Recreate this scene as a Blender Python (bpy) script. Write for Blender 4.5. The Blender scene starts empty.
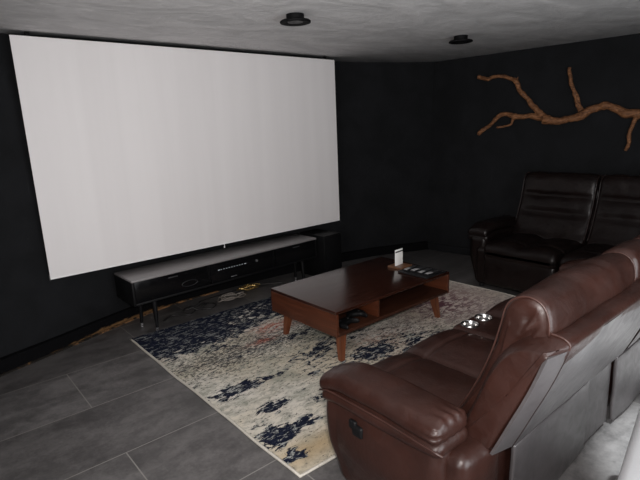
import bpy, bmesh, math, random
from mathutils import Vector, Matrix, noise
random.seed(7)
PI = math.pi
SC = bpy.context.scene
COL = SC.collection

# ------------------------------------------------------------------ helpers
def catmull(pts, n, closed=False):
    out = []
    m = len(pts)
    segs = m if closed else m - 1
    for i in range(segs):
        if closed:
            p0, p1, p2, p3 = pts[i - 1], pts[i], pts[(i + 1) % m], pts[(i + 2) % m]
        else:
            p0, p1, p2, p3 = pts[max(i - 1, 0)], pts[i], pts[i + 1], pts[min(i + 2, m - 1)]
        for k in range(n):
            t = k / n
            out.append(tuple(0.5 * (2 * b + (c - a) * t + (2 * a - 5 * b + 4 * c - d) * t * t + (3 * b - a - 3 * c + d) * t ** 3)
                             for a, b, c, d in zip(p0, p1, p2, p3)))
    if not closed:
        out.append(tuple(pts[-1]))
    return out

def sstep(a, b, x):
    t = min(1, max(0, (x - a) / (b - a)))
    return t * t * (3 - 2 * t)

class MB:
    """collects shapes for ONE mesh object"""
    def __init__(s):
        s.v = []; s.f = []
    def add(s, vs, fs):
        o = len(s.v)
        s.v += [tuple(p) for p in vs]
        s.f += [[i + o for i in f] for f in fs]
        return s
    def rbox(s, c, size, r, nr=3, ni=6, fn=None, M=None):
        h = [d / 2 for d in size]
        r = min(r, min(h) * .999)
        ax = []
        for d in h:
            a = d - r
            L = [-d + r * k / nr for k in range(nr)]
            L += [-a + 2 * a * k / ni for k in range(ni + 1)]
            L += [a + r * (k + 1) / nr for k in range(nr)]
            ax.append(L)
        idx = {}; vs = []; fs = []
        def P(i, j, k):
            key = (i, j, k)
            if key not in idx:
                q = [ax[0][i], ax[1][j], ax[2][k]]
                inn = [max(-(h[t] - r), min(h[t] - r, q[t])) for t in range(3)]
                d = Vector([q[t] - inn[t] for t in range(3)])
                if d.length > 1e-9:
                    d = d.normalized() * r
                p = Vector(inn) + d
                p = Vector((p.x + c[0], p.y + c[1], p.z + c[2]))
                if fn:
                    p = Vector(fn(p, (p.x - c[0]) / h[0], (p.y - c[1]) / h[1], (p.z - c[2]) / h[2]))
                if M is not None:
                    p = M @ p
                idx[key] = len(vs); vs.append(p)
            return idx[key]
        n = [len(a) - 1 for a in ax]
        for i in range(n[0]):
            for j in range(n[1]):
                fs.append([P(i, j, 0), P(i, j + 1, 0), P(i + 1, j + 1, 0), P(i + 1, j, 0)])
                fs.append([P(i, j, n[2]), P(i + 1, j, n[2]), P(i + 1, j + 1, n[2]), P(i, j + 1, n[2])])
        for i in range(n[0]):
            for k in range(n[2]):
                fs.append([P(i, 0, k), P(i + 1, 0, k), P(i + 1, 0, k + 1), P(i, 0, k + 1)])
                fs.append([P(i, n[1], k), P(i, n[1], k + 1), P(i + 1, n[1], k + 1), P(i + 1, n[1], k)])
        for j in range(n[1]):
            for k in range(n[2]):
                fs.append([P(0, j, k), P(0, j, k + 1), P(0, j + 1, k + 1), P(0, j + 1, k)])
                fs.append([P(n[0], j, k), P(n[0], j + 1, k), P(n[0], j + 1, k + 1), P(n[0], j, k + 1)])
        return s.add(vs, fs)
    def tube(s, pts, rad, seg=8, cap=True):
        pts = [Vector(p) for p in pts]
        n = len(pts)
        if not isinstance(rad, (list, tuple)):
            rad = [rad] * n
        vs = []; fs = []
        up = None
        for i, p in enumerate(pts):
            t = (pts[min(i + 1, n - 1)] - pts[max(i - 1, 0)]).normalized()
            if up is None:
                up = t.orthogonal().normalized()
            up = (up - t * up.dot(t))
            up = up.normalized() if up.length > 1e-6 else t.orthogonal().normalized()
            b = t.cross(up)
            for k in range(seg):
                a = 2 * PI * k / seg
                vs.append(p + (up * math.cos(a) + b * math.sin(a)) * rad[i])
        for i in range(n - 1):
            for k in range(seg):
                k2 = (k + 1) % seg
                fs.append([i * seg + k, i * seg + k2, (i + 1) * seg + k2, (i + 1) * seg + k])
        if cap:
            fs.append(list(range(seg))[::-1])
            fs.append([(n - 1) * seg + k for k in range(seg)])
        return s.add(vs, fs)
    def lathe(s, prof, c=(0, 0, 0), seg=32, M=None):
        vs = []; fs = []
        n = len(prof)
        for r, z in prof:
            for k in range(seg):
                a = 2 * PI * k / seg
                p = Vector((c[0] + r * math.cos(a), c[1] + r * math.sin(a), c[2] + z))
                vs.append(M @ p if M is not None else p)
        for i in range(n - 1):
            for k in range(seg):
                k2 = (k + 1) % seg
                fs.append([i * seg + k, i * seg + k2, (i + 1) * seg + k2, (i + 1) * seg + k])
        fs.append(list(range(seg))[::-1])
        fs.append([(n - 1) * seg + k for k in range(seg)])
        return s.add(vs, fs)
    def loft(s, prof, x0, x1, rend, nend=5, nmid=14, dome=0.0, fn=None, caprings=5, capfn=None, cham=None):
        """closed profile [(y,z)] counter-clockwise or not, swept along X with rounded ends"""
        m = len(prof)
        area = sum(prof[i][0] * prof[(i + 1) % m][1] - prof[(i + 1) % m][0] * prof[i][1] for i in range(m))
        sg = 1 if area > 0 else -1
        nor = []
        for i in range(m):
            a = prof[i - 1]; b = prof[(i + 1) % m]
            t = Vector((b[0] - a[0], b[1] - a[1]))
            t = t.normalized() if t.length > 0 else Vector((1, 0))
            nor.append(Vector((t.y, -t.x)) * sg)
        stations = []
        for k in range(nend + 1):
            a = PI / 2 * k / nend
            stations.append((x0 + rend * (1 - math.cos(a)), rend * (1 - math.sin(a))))
        for k in range(1, nmid):
            stations.append((x0 + rend + (x1 - x0 - 2 * rend) * k / nmid, 0))
        for k in range(nend + 1):
            a = PI / 2 * (1 - k / nend)
            stations.append((x1 - rend * (1 - math.cos(a)), rend * (1 - math.sin(a))))
        capins0 = capins1 = rend
        if cham:
            w_, d_, ea, eb = cham
            if ea:
                stations = [q for q in stations if q[0] > x0 + w_ + .004]
                stations = [(x0, d_ + .010), (x0 + .003, d_ + .004), (x0 + .010, d_)] + [(x0 + .010 + (w_ - .010) * k / 4, d_ * (1 - k / 4)) for k in range(1, 5)] + stations
                capins0 = d_ + .010
            if eb:
                stations = [q for q in stations if q[0] < x1 - w_ - .004]
                stations += [(x1 - .010 - (w_ - .010) * k / 4, d_ * (1 - k / 4)) for k in range(4, 0, -1)] + [(x1 - .010, d_), (x1 - .003, d_ + .004), (x1, d_ + .010)]
                capins1 = d_ + .010
        vs = []; fs = []
        def put(x, y, z, i):
            p = Vector((x, y, z))
            if fn:
                p = Vector(fn(p, (x - x0) / (x1 - x0), i / m, nor[i]))
            vs.append(p)
        rings = []
        cen = Vector((sum(p[0] for p in prof) / m, sum(p[1] for p in prof) / m))
        def cap(x, sgn):
            ins = capins0 if sgn < 0 else capins1
            base = [Vector((prof[i][0], prof[i][1])) - nor[i] * ins for i in range(m)]
            rs = []
            for q in range(1, caprings):
                t = q / caprings
                ring = []
                for i in range(m):
                    b = base[i].lerp(cen, t)
                    ring.append(len(vs))
                    xx = x - sgn * 0 + sgn * dome * (1 - (1 - t) ** 2)
                    if capfn:
                        xx += sgn * capfn(b.x, b.y, t)
                    vs.append(Vector((xx, b.x, b.y)))
                rs.append(ring)
            c = len(vs)
            xx = x + sgn * dome
            if capfn:
                xx += sgn * capfn(cen.x, cen.y, 1)
            vs.append(Vector((xx, cen.x, cen.y)))
            return rs, c
        for (x, ins) in stations:
            ring = []
            for i in range(m):
                ring.append(len(vs))
                put(x, prof[i][0] - nor[i].x * ins, prof[i][1] - nor[i].y * ins, i)
            rings.append(ring)
        ra, ca = cap(x0, -1)
        rb, cb = cap(x1, 1)
        allr = ra[::-1] + rings + rb
        for a, b in zip(allr, allr[1:]):
            for i in range(m):
                j = (i + 1) % m
                fs.append([a[i], a[j], b[j], b[i]])
        for i in range(m):
            j = (i + 1) % m
            fs.append([allr[0][j], allr[0][i], ca])
            fs.append([allr[-1][i], allr[-1][j], cb])
        return s.add(vs, fs)
    def build(s, name, mat, parent=None, sharp=40, loc=None):
        me = bpy.data.meshes.new(name)
        me.from_pydata([tuple(v) for v in s.v], [], s.f)
        bm = bmesh.new(); bm.from_mesh(me)
        bmesh.ops.recalc_face_normals(bm, faces=bm.faces)
        bm.to_mesh(me); bm.free()
        me.polygons.foreach_set('use_smooth', [True] * len(me.polygons))
        if sharp and sharp < 180:
            me.set_sharp_from_angle(angle=math.radians(sharp))
        me.materials.append(mat)
        o = bpy.data.objects.new(name, me)
        COL.objects.link(o)
        if parent is not None:
            o.parent = parent
        if loc is not None:
            o.location = loc
        return o

def tag(o, label=None, cat=None, group=None, kind=None):
    if label: o['label'] = label
    if cat: o['category'] = cat
    if group: o['group'] = group
    if kind: o['kind'] = kind
    return o

def empty(name, loc, rz=0.0, label=None, cat=None, group=None):
    o = bpy.data.objects.new(name, None)
    COL.objects.link(o)
    o.location = loc
    o.rotation_euler = (0, 0, rz)
    o.empty_display_size = .1
    return tag(o, label, cat, group)

def copy_tree(o, parent=None):
    c = o.copy()
    COL.objects.link(c)
    if parent is not None:
        c.parent = parent
        c.matrix_parent_inverse = o.matrix_parent_inverse.copy()
    for ch in list(o.children):
        copy_tree(ch, c)
    return c

# ------------------------------------------------------------------ materials
class NT:
    def __init__(s, name):
        s.m = bpy.data.materials.new(name)
        s.m.use_nodes = True
        s.t = s.m.node_tree
        s.b = s.t.nodes['Principled BSDF']
        s.tc = None
    def n(s, typ, **kw):
        nd = s.t.nodes.new(typ)
        for k, v in kw.items():
            setattr(nd, k, v)
        return nd
    def link(s, a, b):
        s.t.links.new(a, b)
    def coord(s, kind='Object'):
        if s.tc is None:
            s.tc = s.n('ShaderNodeTexCoord')
        return s.tc.outputs[kind]
    def val(s, x, sock):
        if isinstance(x, (int, float)):
            sock.default_value = x
        elif isinstance(x, (tuple, list)):
            sock.default_value = tuple(x) + ((1,) if len(x) == 3 and sock.type == 'RGBA' else ())
        else:
            s.link(x, sock)
    def math(s, op, a, b=0.0, c=None, clamp=False):
        nd = s.n('ShaderNodeMath', operation=op, use_clamp=clamp)
        s.val(a, nd.inputs[0]); s.val(b, nd.inputs[1])
        if c is not None: s.val(c, nd.inputs[2])
        return nd.outputs[0]
    def noise(s, vec, scale, detail=4, rough=.5, dist=0.0, col=False):
        nd = s.n('ShaderNodeTexNoise')
        s.val(vec, nd.inputs['Vector'])
        nd.inputs['Scale'].default_value = scale
        nd.inputs['Detail'].default_value = detail
        nd.inputs['Roughness'].default_value = rough
        nd.inputs['Distortion'].default_value = dist
        return nd.outputs['Color' if col else 'Fac']
    def mapping(s, vec, loc=(0, 0, 0), rot=(0, 0, 0), scale=(1, 1, 1)):
        nd = s.n('ShaderNodeMapping')
        s.val(vec, nd.inputs['Vector'])
        nd.inputs['Location'].default_value = loc
        nd.inputs['Rotation'].default_value = rot
        nd.inputs['Scale'].default_value = scale
        return nd.outputs[0]
    def mix(s, f, a, b):
        nd = s.n('ShaderNodeMix', data_type='RGBA')
        s.val(f, nd.inputs[0]); s.val(a, nd.inputs[6]); s.val(b, nd.inputs[7])
        return nd.outputs[2]
    def mr(s, x, a, b, c=0.0, d=1.0, smooth=True):
        nd = s.n('ShaderNodeMapRange', interpolation_type='SMOOTHSTEP' if smooth else 'LINEAR')
        s.val(x, nd.inputs[0])
        nd.inputs[1].default_value = a; nd.inputs[2].default_value = b
        nd.inputs[3].default_value = c; nd.inputs[4].default_value = d
        return nd.outputs[0]
    def sep(s, vec):
        nd = s.n('ShaderNodeSeparateXYZ'); s.val(vec, nd.inputs[0])
        return nd.outputs
    def bump(s, h, strength, dist, prev=None):
        nd = s.n('ShaderNodeBump')
        s.val(h, nd.inputs['Height'])
        nd.inputs['Strength'].default_value = strength
        nd.inputs['Distance'].default_value = dist
        if prev is not None: s.link(prev, nd.inputs['Normal'])
        return nd.outputs[0]
    def set(s, col=None, rough=None, metal=None, spec=None, normal=None, coat=None, coat_rough=None, emis=None, emis_s=None, sheen=None):
        I = s.b.inputs
        if col is not None: s.val(col, I['Base Color'])
        if rough is not None: s.val(rough, I['Roughness'])
        if metal is not None: s.val(metal, I['Metallic'])
        if spec is not None: s.val(spec, I['Specular IOR Level'])
        if normal is not None: s.link(normal, I['Normal'])
        if coat is not None: s.val(coat, I['Coat Weight'])
        if coat_rough is not None: s.val(coat_rough, I['Coat Roughness'])
        if emis is not None: s.val(emis, I['Emission Color'])
        if emis_s is not None: s.val(emis_s, I['Emission Strength'])
        if sheen is not None: s.val(sheen, I['Sheen Weight'])
        return s.m

def plain(name, col, rough=.5, metal=0.0, spec=.5, nscale=30, namp=.12):
    t = NT(name)
    f = t.noise(t.coord(), nscale, 3)
    c = t.mix(f, tuple(x * (1 - namp) for x in col), tuple(min(1, x * (1 + namp)) for x in col))
    return t.set(c, t.mr(f, .3, .7, max(0, rough - .05), min(1, rough + .05)), metal, spec)

def leather(name, col, rough=.36, spec=.5, k=1.0):
    t = NT(name)
    co = t.coord()
    big = t.noise(co, 4.5, 4, .6)
    mid = t.noise(co, 16, 4, .55, .6)
    vor = t.n('ShaderNodeTexVoronoi', feature='DISTANCE_TO_EDGE')
    t.link(co, vor.inputs['Vector']); vor.inputs['Scale'].default_value = 330
    b1 = t.bump(big, .4 * k, .02)
    b2 = t.bump(mid, .3 * k, .01, b1)
    b3 = t.bump(vor.outputs['Distance'], .12 * k, .002, b2)
    c = t.mix(t.mr(big, .3, .7), tuple(x * .78 for x in col), tuple(x * 1.22 for x in col))
    return t.set(c, t.mr(mid, .3, .7, rough - .06, rough + .08), 0, spec, b3)

def wood(name, dark, light, axis='X', rough=.3, coat=.2):
    t = NT(name)
    sc = {'X': (1.2, 14, 14), 'Y': (14, 1.2, 14), 'Z': (14, 14, 1.2)}[axis]
    mp = t.mapping(t.coord(), scale=sc)
    g = t.noise(mp, 2.2, 7, .62, 1.1)
    g2 = t.noise(mp, 9, 4, .6)
    f = t.math('ADD', t.math('MULTIPLY', g, .75), t.math('MULTIPLY', g2, .25))
    c = t.mix(t.mr(f, .34, .66), dark, light)
    return t.set(c, t.mr(f, .3, .7, rough - .05, rough + .06), 0, .5, t.bump(g2, .06, .004), coat, .18)

def mat_floor():
    t = NT('grey_stone_tile')
    co = t.coord()
    br = t.n('ShaderNodeTexBrick', offset=.5, offset_frequency=2, squash=1.0)
    mp = t.mapping(co, loc=(1.224, -.343, 0))
    t.link(mp, br.inputs['Vector'])
    br.inputs['Scale'].default_value = 1
    br.inputs['Brick Width'].default_value = 1.2
    br.inputs['Row Height'].default_value = .61
    br.inputs['Mortar Size'].default_value = .0035
    br.inputs['Mortar Smooth'].default_value = .2
    br.inputs['Bias'].default_value = 0
    br.inputs['Color1'].default_value = (.78, .77, .77, 1)
    br.inputs['Color2'].default_value = (1.12, 1.12, 1.12, 1)
    br.inputs['Mortar'].default_value = (1, 1, 1, 1)
    n1 = t.noise(t.mapping(co, scale=(1, 2.2, 1)), 2.2, 7, .62, .5)
    n2 = t.noise(co, 14, 6, .65, .4)
    n3 = t.noise(co, 60, 3, .6)
    f = t.math('ADD', t.math('MULTIPLY', n1, .55), t.math('ADD', t.math('MULTIPLY', n2, .3), t.math('MULTIPLY', n3, .15)))
    base = t.mix(t.mr(f, .36, .66), FLOOR_A, FLOOR_B)
    mul = t.n('ShaderNodeMix', data_type='RGBA', blend_type='MULTIPLY')
    mul.inputs[0].default_value = 1
    t.link(base, mul.inputs[6]); t.link(br.outputs['Color'], mul.inputs[7])
    c = t.mix(br.outputs['Fac'], mul.outputs[2], (.23, .22, .205))
    b = t.bump(br.outputs['Fac'], -.35, .003)
    b2 = t.bump(f, .12, .006, b)
    return t.set(c, t.mr(f, .3, .7, .42, .58), 0, .45, b2)

def mat_rug():
    t = NT('woven_abstract_pile')
    co = t.coord()
    x, y, z = t.sep(co)[0:3]
    warp = t.noise(co, 1.4, 3, .5)
    big = t.noise(t.mapping(co, scale=(.75, 1.5, 1)), 2.3, 5, .62, .9)
    fine = t.noise(t.mapping(co, scale=(.8, 1.6, 1)), 15, 6, .70, .6)
    grain = t.noise(t.mapping(co, scale=(1, 2.0, 1)), 42, 4, .7)
    def blob(cx, cy, rx, ry):
        dx = t.math('DIVIDE', t.math('SUBTRACT', x, cx), rx)
        dy = t.math('DIVIDE', t.math('SUBTRACT', y, cy), ry)
        d = t.math('ADD', t.math('MULTIPLY', dx, dx), t.math('MULTIPLY', dy, dy))
        return t.math('POWER', 2.718, t.math('MULTIPLY', d, -1.0))
    def tot(*a):
        r = a[0]
        for q in a[1:]:
            r = t.math('ADD', r, q)
        return r
    # where the navy yarn gathers in the design, and where it is sparse
    navy_bias = tot(
        t.math('MULTIPLY', t.mr(y, 1.55, 2.25), .20),
        t.math('MULTIPLY', blob(.35, 1.98, .55, .20), .06),
        t.math('MULTIPLY', blob(.12, 1.09, .17, .09), .20),
        t.math('MULTIPLY', blob(.36, 1.06, .20, .06), .10),
        t.math('MULTIPLY', blob(.20, .75, .12, .07), .20),
        t.math('MULTIPLY', blob(.03, .50, .11, .13), .21),
        t.math('MULTIPLY', blob(.22, .48, .16, .055), .20),
        t.math('MULTIPLY', blob(.0, .28, .11, .035), .20),
        t.math('MULTIPLY', blob(.80, 1.50, .60, .045), .12),
        t.math('MULTIPLY', blob(1.02, 1.16, .42, .12), .15),
        t.math('MULTIPLY', blob(1.35, .80, .50, .24), .12),
        t.math('MULTIPLY', blob(.50, .63, .12, .05), .15),
        t.math('MULTIPLY', blob(.10, .88, .30, .07), -.10),
        t.math('MULTIPLY', blob(.25, .30, .16, .10), -.08),
        t.math('MULTIPLY', blob(2.6, 1.0, .5, .6), -.04))
    nv = tot(t.math('MULTIPLY', big, .45), t.math('MULTIPLY', fine, .55), navy_bias)
    navy = t.mr(nv, .588, .618)
    # small dark flecks
    fl_bias = tot(t.math('MULTIPLY', blob(.5, 1.55, .9, .25), .13), t.math('MULTIPLY', blob(1.5, .80, .8, .5), .09), t.math('MULTIPLY', t.mr(y, 1.2, 1.8), .03))
    fleck = t.math('MULTIPLY', t.mr(t.math('ADD', grain, fl_bias), .59, .65), .85)
    cream = t.mix(t.mr(warp, .35, .65), (.56, .50, .39), (.66, .63, .57))
    cream = t.mix(t.mr(fine, .4, .65), cream, (.33, .325, .28))
    ochre = t.math('MULTIPLY', blob(.12, .28, .25, .10), .7)
    cream = t.mix(ochre, cream, (.40, .27, .12))
    green = t.math('MULTIPLY', t.mr(t.noise(co, 3.1, 3), .5, .66), .5)
    cream = t.mix(green, cream, (.22, .24, .19))
    # salmon patches
    sal = tot(blob(.94, 1.78, .20, .10), blob(.70, 1.60, .14, .05), t.math('MULTIPLY', blob(2.55, 1.15, .30, .16), .55), t.math('MULTIPLY', blob(1.35, .9, .3, .2), .4))
    salm = t.math('MULTIPLY', sal, t.mr(fine, .40, .54))
    cream = t.mix(t.math('MULTIPLY', salm, .95, clamp=True), cream, (.50, .15, .10))
    pb = t.math('MULTIPLY', blob(2.5, 1.0, .6, .55), .9)
    cream = t.mix(pb, cream, (.66, .55, .50))
    pur = t.math('MULTIPLY', t.math('MULTIPLY', blob(2.35, 1.08, .45, .4), t.mr(fine, .46, .53)), 1.0, clamp=True)
    cream = t.mix(pur, cream, (.16, .07, .09))
    c = t.mix(fleck, cream, (.025, .025, .03))
    navc = t.mix(t.mr(grain, .35, .7), (.007, .009, .020), (.018, .022, .041))
    holes = t.math('MULTIPLY', t.mr(t.noise(t.mapping(co, scale=(.7, 1.7, 1)), 24, 5, .7, .5), .535, .585), .9)
    navc = t.mix(t.math('MULTIPLY', holes, t.mr(y, 1.75, 2.15, 1.0, .55)), navc, (.36, .37, .35))
    c = t.mix(navy, c, navc)
    b = t.bump(t.noise(co, 240, 2), .5, .004)
    b2 = t.bump(navy, -.3, .004, b)
    return t.set(c, .95, 0, .05, b2)

def mat_black_wall():
    t = NT('matte_black_plaster')
    co = t.coord()
    n1 = t.noise(co, 3, 6, .65, .5)
    n2 = t.noise(t.mapping(co, scale=(1, 1, .35)), 9, 6, .7, .8)
    sp = t.noise(co, 45, 3, .6)
    c = t.mix(t.mr(n1, .3, .7), (.007, .0075, .0082), (.0125, .013, .0145))
    scuff = t.math('MULTIPLY', t.mr(n2, .58, .78), t.mr(n1, .4, .7))
    c = t.mix(t.math('MULTIPLY', scuff, .55), c, (.026, .027, .03))
    c = t.mix(t.mr(sp, .755, .80), c, (.05, .05, .05))
    b = t.bump(n2, .25, .01)
    return t.set(c, t.mr(n1, .3, .7, .8, .95), 0, .12, b)

def mat_ceiling():
    t = NT('trowelled_plaster')
    co = t.coord()
    n1 = t.noise(t.mapping(co, scale=(.8, 1.6, 1)), 2.1, 6, .6, 1.2)
    n2 = t.noise(co, 7, 6, .65, .9)
    n3 = t.noise(co, 50, 3)
    c = t.mix(t.mr(n1, .3, .7), CEIL_A, CEIL_B)
    c = t.mix(t.mr(n2, .5, .75, 0, .35), c, tuple(min(1, q * 1.35) for q in CEIL_B))
    b = t.bump(n1, .5, .03)
    b2 = t.bump(n2, .35, .012, b)
    b3 = t.bump(n3, .1, .003, b2)
    return t.set(c, .8, 0, .25, b3)

def mat_base():
    t = NT('black_paint_worn_to_wood')
    co = t.coord()
    z = t.sep(co)[2]
    x = t.sep(co)[0]
    n = t.noise(t.mapping(co, scale=(1, 1, 3)), 7, 6, .7, .6)
    worn = t.mr(t.math('ADD', t.math('MULTIPLY', n, .09), t.math('ADD', z, t.math('ADD', t.mr(x, .35, .9, 0, .12), t.mr(x, -1.0, -.15, .045, 0)))), .062, .08, 1, 0)
    wc = t.mix(t.noise(co, 25, 4), (.075, .04, .018), (.17, .095, .042))
    c = t.mix(worn, (.003, .003, .0035), wc)
    return t.set(c, .85, 0, .08, t.bump(n, .3, .006))

def mat_screen():
    t = NT('matte_white_screen_fabric')
    co = t.coord()
    x = t.sep(co)[0]
    w = t.noise(t.mapping(co, scale=(5, 1, .22)), 1.1, 4, .55, .4)
    n = t.noise(co, 2, 3)
    c = t.mix(t.mr(w, .3, .7), (.715, .692, .690), (.745, .722, .720))
    b = t.bump(w, .22, .012)
    b2 = t.bump(t.noise(co, 300, 2), .08, .001, b)
    return t.set(c, .85, 0, .2, b2)

def mat_branch():
    t = NT('weathered_driftwood')
    co = t.coord()
    n = t.noise(t.mapping(co, scale=(9, 2.2, 9)), 4.5, 7, .66, 1.4)
    n2 = t.noise(co, 40, 4, .6)
    c = t.mix(t.mr(n, .3, .7), (.075, .028, .011), (.27, .120, .050))
    c = t.mix(t.mr(n2, .55, .75, 0, .75), c, (.045, .018, .007))
    b = t.bump(n, .7, .016)
    return t.set(c, .62, 0, .35, b)

FLOOR_A = (.070, .0665, .066); FLOOR_B = (.180, .172, .169)
CEIL_A = (.58, .575, .575); CEIL_B = (.74, .73, .73)

M = {}
M['floor'] = mat_floor()
M['wall'] = mat_black_wall()
M['ceiling'] = mat_ceiling()
M['base'] = mat_base()
M['rug'] = mat_rug()
M['rug_edge'] = plain('cream_binding', (.52, .49, .43), .95, 0, .1, 90, .3)
M['screen'] = mat_screen()
M['white_bar'] = plain('white_aluminium', (.78, .77, .77), .4)
M['branch'] = mat_branch()
M['leather'] = leather('brown_leather', (.026, .0098, .0071), .36, .40)
M['leather_edge'] = leather('brown_leather_piping', (.042, .018, .0138), .36, .45)
M['leather_back_glare'] = leather('brown_leather_backing_glare', (.060, .054, .055), .36, 1.0, .04)  # brown leather greyed in colour to stand in for floor glare
M['leather_shaded'] = leather('brown_leather_shaded', (.0055, .0030, .0027), .34, .28)  # far sofa copies of the brown leather, shade put into their colour
M['leather_shaded_edge_seam'] = leather('shaded_piping_and_seam', (.017, .009, .008), .33, .5)
M['leather_shaded_back'] = leather('leather_backing_shaded', (.012, .008, .0075), .4, .5)
M['wood'] = wood('red_brown_walnut_long', (.018, .0052, .003), (.034, .0095, .005), 'X', .2, .3)
M['wood_y'] = wood('red_brown_walnut_cross', (.045, .0115, .0045), (.088, .024, .009), 'Y', .42, .0)
M['wood_z'] = wood('red_brown_walnut_leg', (.09, .026, .0105), (.18, .058, .023), 'Z', .34, .15)
M['wood_in_shaded'] = wood('walnut_inside_shaded', (.022, .0065, .003), (.045, .014, .006), 'X', .45, .0)  # shelf walnut darkened in colour to imitate the shade inside
M['base_wood'] = wood('brown_block_wood', (.09, .04, .02), (.17, .08, .04), 'X', .4, .1)
M['stand_top_sheen'] = plain('satin_top_grey_sheen', (.20, .19, .19), .36, 0, .5, 8, .08)  # grey base colour carries the grazing sheen of the stand's top
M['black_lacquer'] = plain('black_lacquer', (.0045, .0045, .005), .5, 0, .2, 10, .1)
M['black_gloss'] = plain('black_gloss_front', (.0035, .0035, .004), .22, 0, .18, 10, .1)
M['black_plastic'] = plain('black_plastic', (.010, .010, .011), .4, 0, .5, 60, .2)
M['grey_plastic'] = plain('dark_grey_plastic', (.035, .035, .037), .45, 0, .5, 60, .2)
M['silver'] = plain('brushed_silver', (.55, .55, .56), .3, .9, .5, 60, .1)
M['pale_plate'] = plain('pale_grey_plate', (.40, .40, .40), .35, 0, .5, 60, .05)
M['chrome'] = plain('polished_chrome', (.62, .61, .60), .22, 1.0, .5, 20, .05)
M['brass'] = plain('gold_braid', (.75, .52, .20), .3, .9, .5, 60, .2)
M['fixture'] = plain('matte_black_metal', (.003, .003, .0035), .7, 0, .12, 20, .1)
M['lens'] = plain('dull_lens', (.006, .006, .006), .4, 0, .2, 20, .1)
M['white_plastic'] = plain('white_plastic', (.70, .70, .70), .4, 0, .5, 40, .05)
M['card'] = plain('white_card', (.90, .90, .88), .6, 0, .3, 60, .04)
M['linen'] = plain('white_linen', (.52, .52, .525), .85, 0, .2, 120, .06)
M['cable'] = plain('black_cable', (.013, .012, .012), .5, 0, .5, 60, .2)
M['pale_cable'] = plain('grey_cable', (.17, .15, .13), .5, 0, .5, 60, .2)
M['plain_wall'] = plain('grey_painted_plaster', (.34, .34, .345), .8, 0, .2, 6, .08)
M['door_paint'] = plain('dark_door_metal', (.05, .05, .052), .4, 0, .5, 10, .1)
tg = NT('screen_glow_digits'); M['glow'] = tg.set((.2, .2, .2), .4, 0, .5, emis=(.75, .82, .9), emis_s=.28)

# ------------------------------------------------------------------ setting
H = 2.43
bot = [(-2.4, 1.86), (-1.5, 2.27), (-.99, 2.50), (-.52, 2.66), (.09, 2.89), (.585, 3.01), (1.2, 3.035), (2.0, 2.99), (2.8, 2.88), (3.34, 2.75), (4.0, 2.52)]
top = [(-2.4, 2.14), (-1.5, 2.58), (-.99, 2.765), (-.557, 2.85), (.02, 2.885), (.583, 2.912), (1.212, 2.987), (2.0, 3.03), (2.871, 3.003), (3.45, 2.83), (4.145, 2.523)]
bot_edge = catmull(bot, 6)
bot = [(x - .02, y + .055) if x < 3.9 else (x, y) for x, y in bot]
bc = catmull(bot, 6); tcv = catmull(top, 6)
def wall_strip(name, a, b, n, thick, mat, z0=0, z1=H):
    """wall lofted between a bottom and a top curve, thickness to the outside"""
    mb = MB()
    nu = len(a)
    vs = []; fs = []
    for layer in (0, 1):
        for i in range(nu):
            i0, i1 = max(i - 1, 0), min(i + 1, nu - 1)
            t = Vector((a[i1][0] - a[i0][0], a[i1][1] - a[i0][1])).normalized()
            nn = Vector((-t.y, t.x)) * (thick if layer else 0)
            for k in range(n + 1):
                s = k / n
                x = a[i][0] * (1 - s) + b[i][0] * s; y = a[i][1] * (1 - s) + b[i][1] * s
                dz = 0
                vs.append((x + nn.x, y + nn.y, z0 + (z1 - z0) * s))
    L = nu * (n + 1)
    def I(l, i, k): return l * L + i * (n + 1) + k
    for i in range(nu - 1):
        for k in range(n):
            fs.append([I(0, i, k), I(0, i + 1, k), I(0, i + 1, k + 1), I(0, i, k + 1)])
            fs.append([I(1, i, k), I(1, i, k + 1), I(1, i + 1, k + 1), I(1, i + 1, k)])
        fs.append([I(0, i, 0), I(1, i, 0), I(1, i + 1, 0), I(0, i + 1, 0)])
        fs.append([I(0, i, n), I(0, i + 1, n), I(1, i + 1, n), I(1, i, n)])
    for i in (0, nu - 1):
        for k in range(n):
            fs.append([I(0, i, k), I(0, i, k + 1), I(1, i, k + 1), I(1, i, k)])
    mb.add(vs, fs)
    return tag(mb.build(name, mat, sharp=40), kind='structure')

# floor slab
XL, XR, YB = -2.4, 5.2, -2.45
fl = MB().rbox(((XL + XR) / 2, .3, -.05), (XR - XL + .6, 7.0, .1), .004, 1, 2).build('floor', M['floor'])
tag(fl, kind='structure')
ce = MB().rbox(((XL + XR) / 2, .3, H + .05), (XR - XL + .6, 7.0, .1), .004, 1, 2).build('ceiling', M['ceiling'])
tag(ce, kind='structure')
wall_strip('wall_front', bc, tcv, 6, .15, M['wall'])
# right wall, flat
def rw(v): return 4.0 + (2.52 - v) * .118
RE = YB
ra = [(4.0, 2.52), (rw(1.0), 1.0), (rw(0), 0), (rw(RE), RE)]
rb_ = [(4.145, 2.523), (rw(1.0) + .13, 1.0), (rw(0) + .13, 0), (rw(RE) + .11, RE)]
wall_strip('wall_right', ra, rb_, 4, .15, M['wall'])
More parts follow.
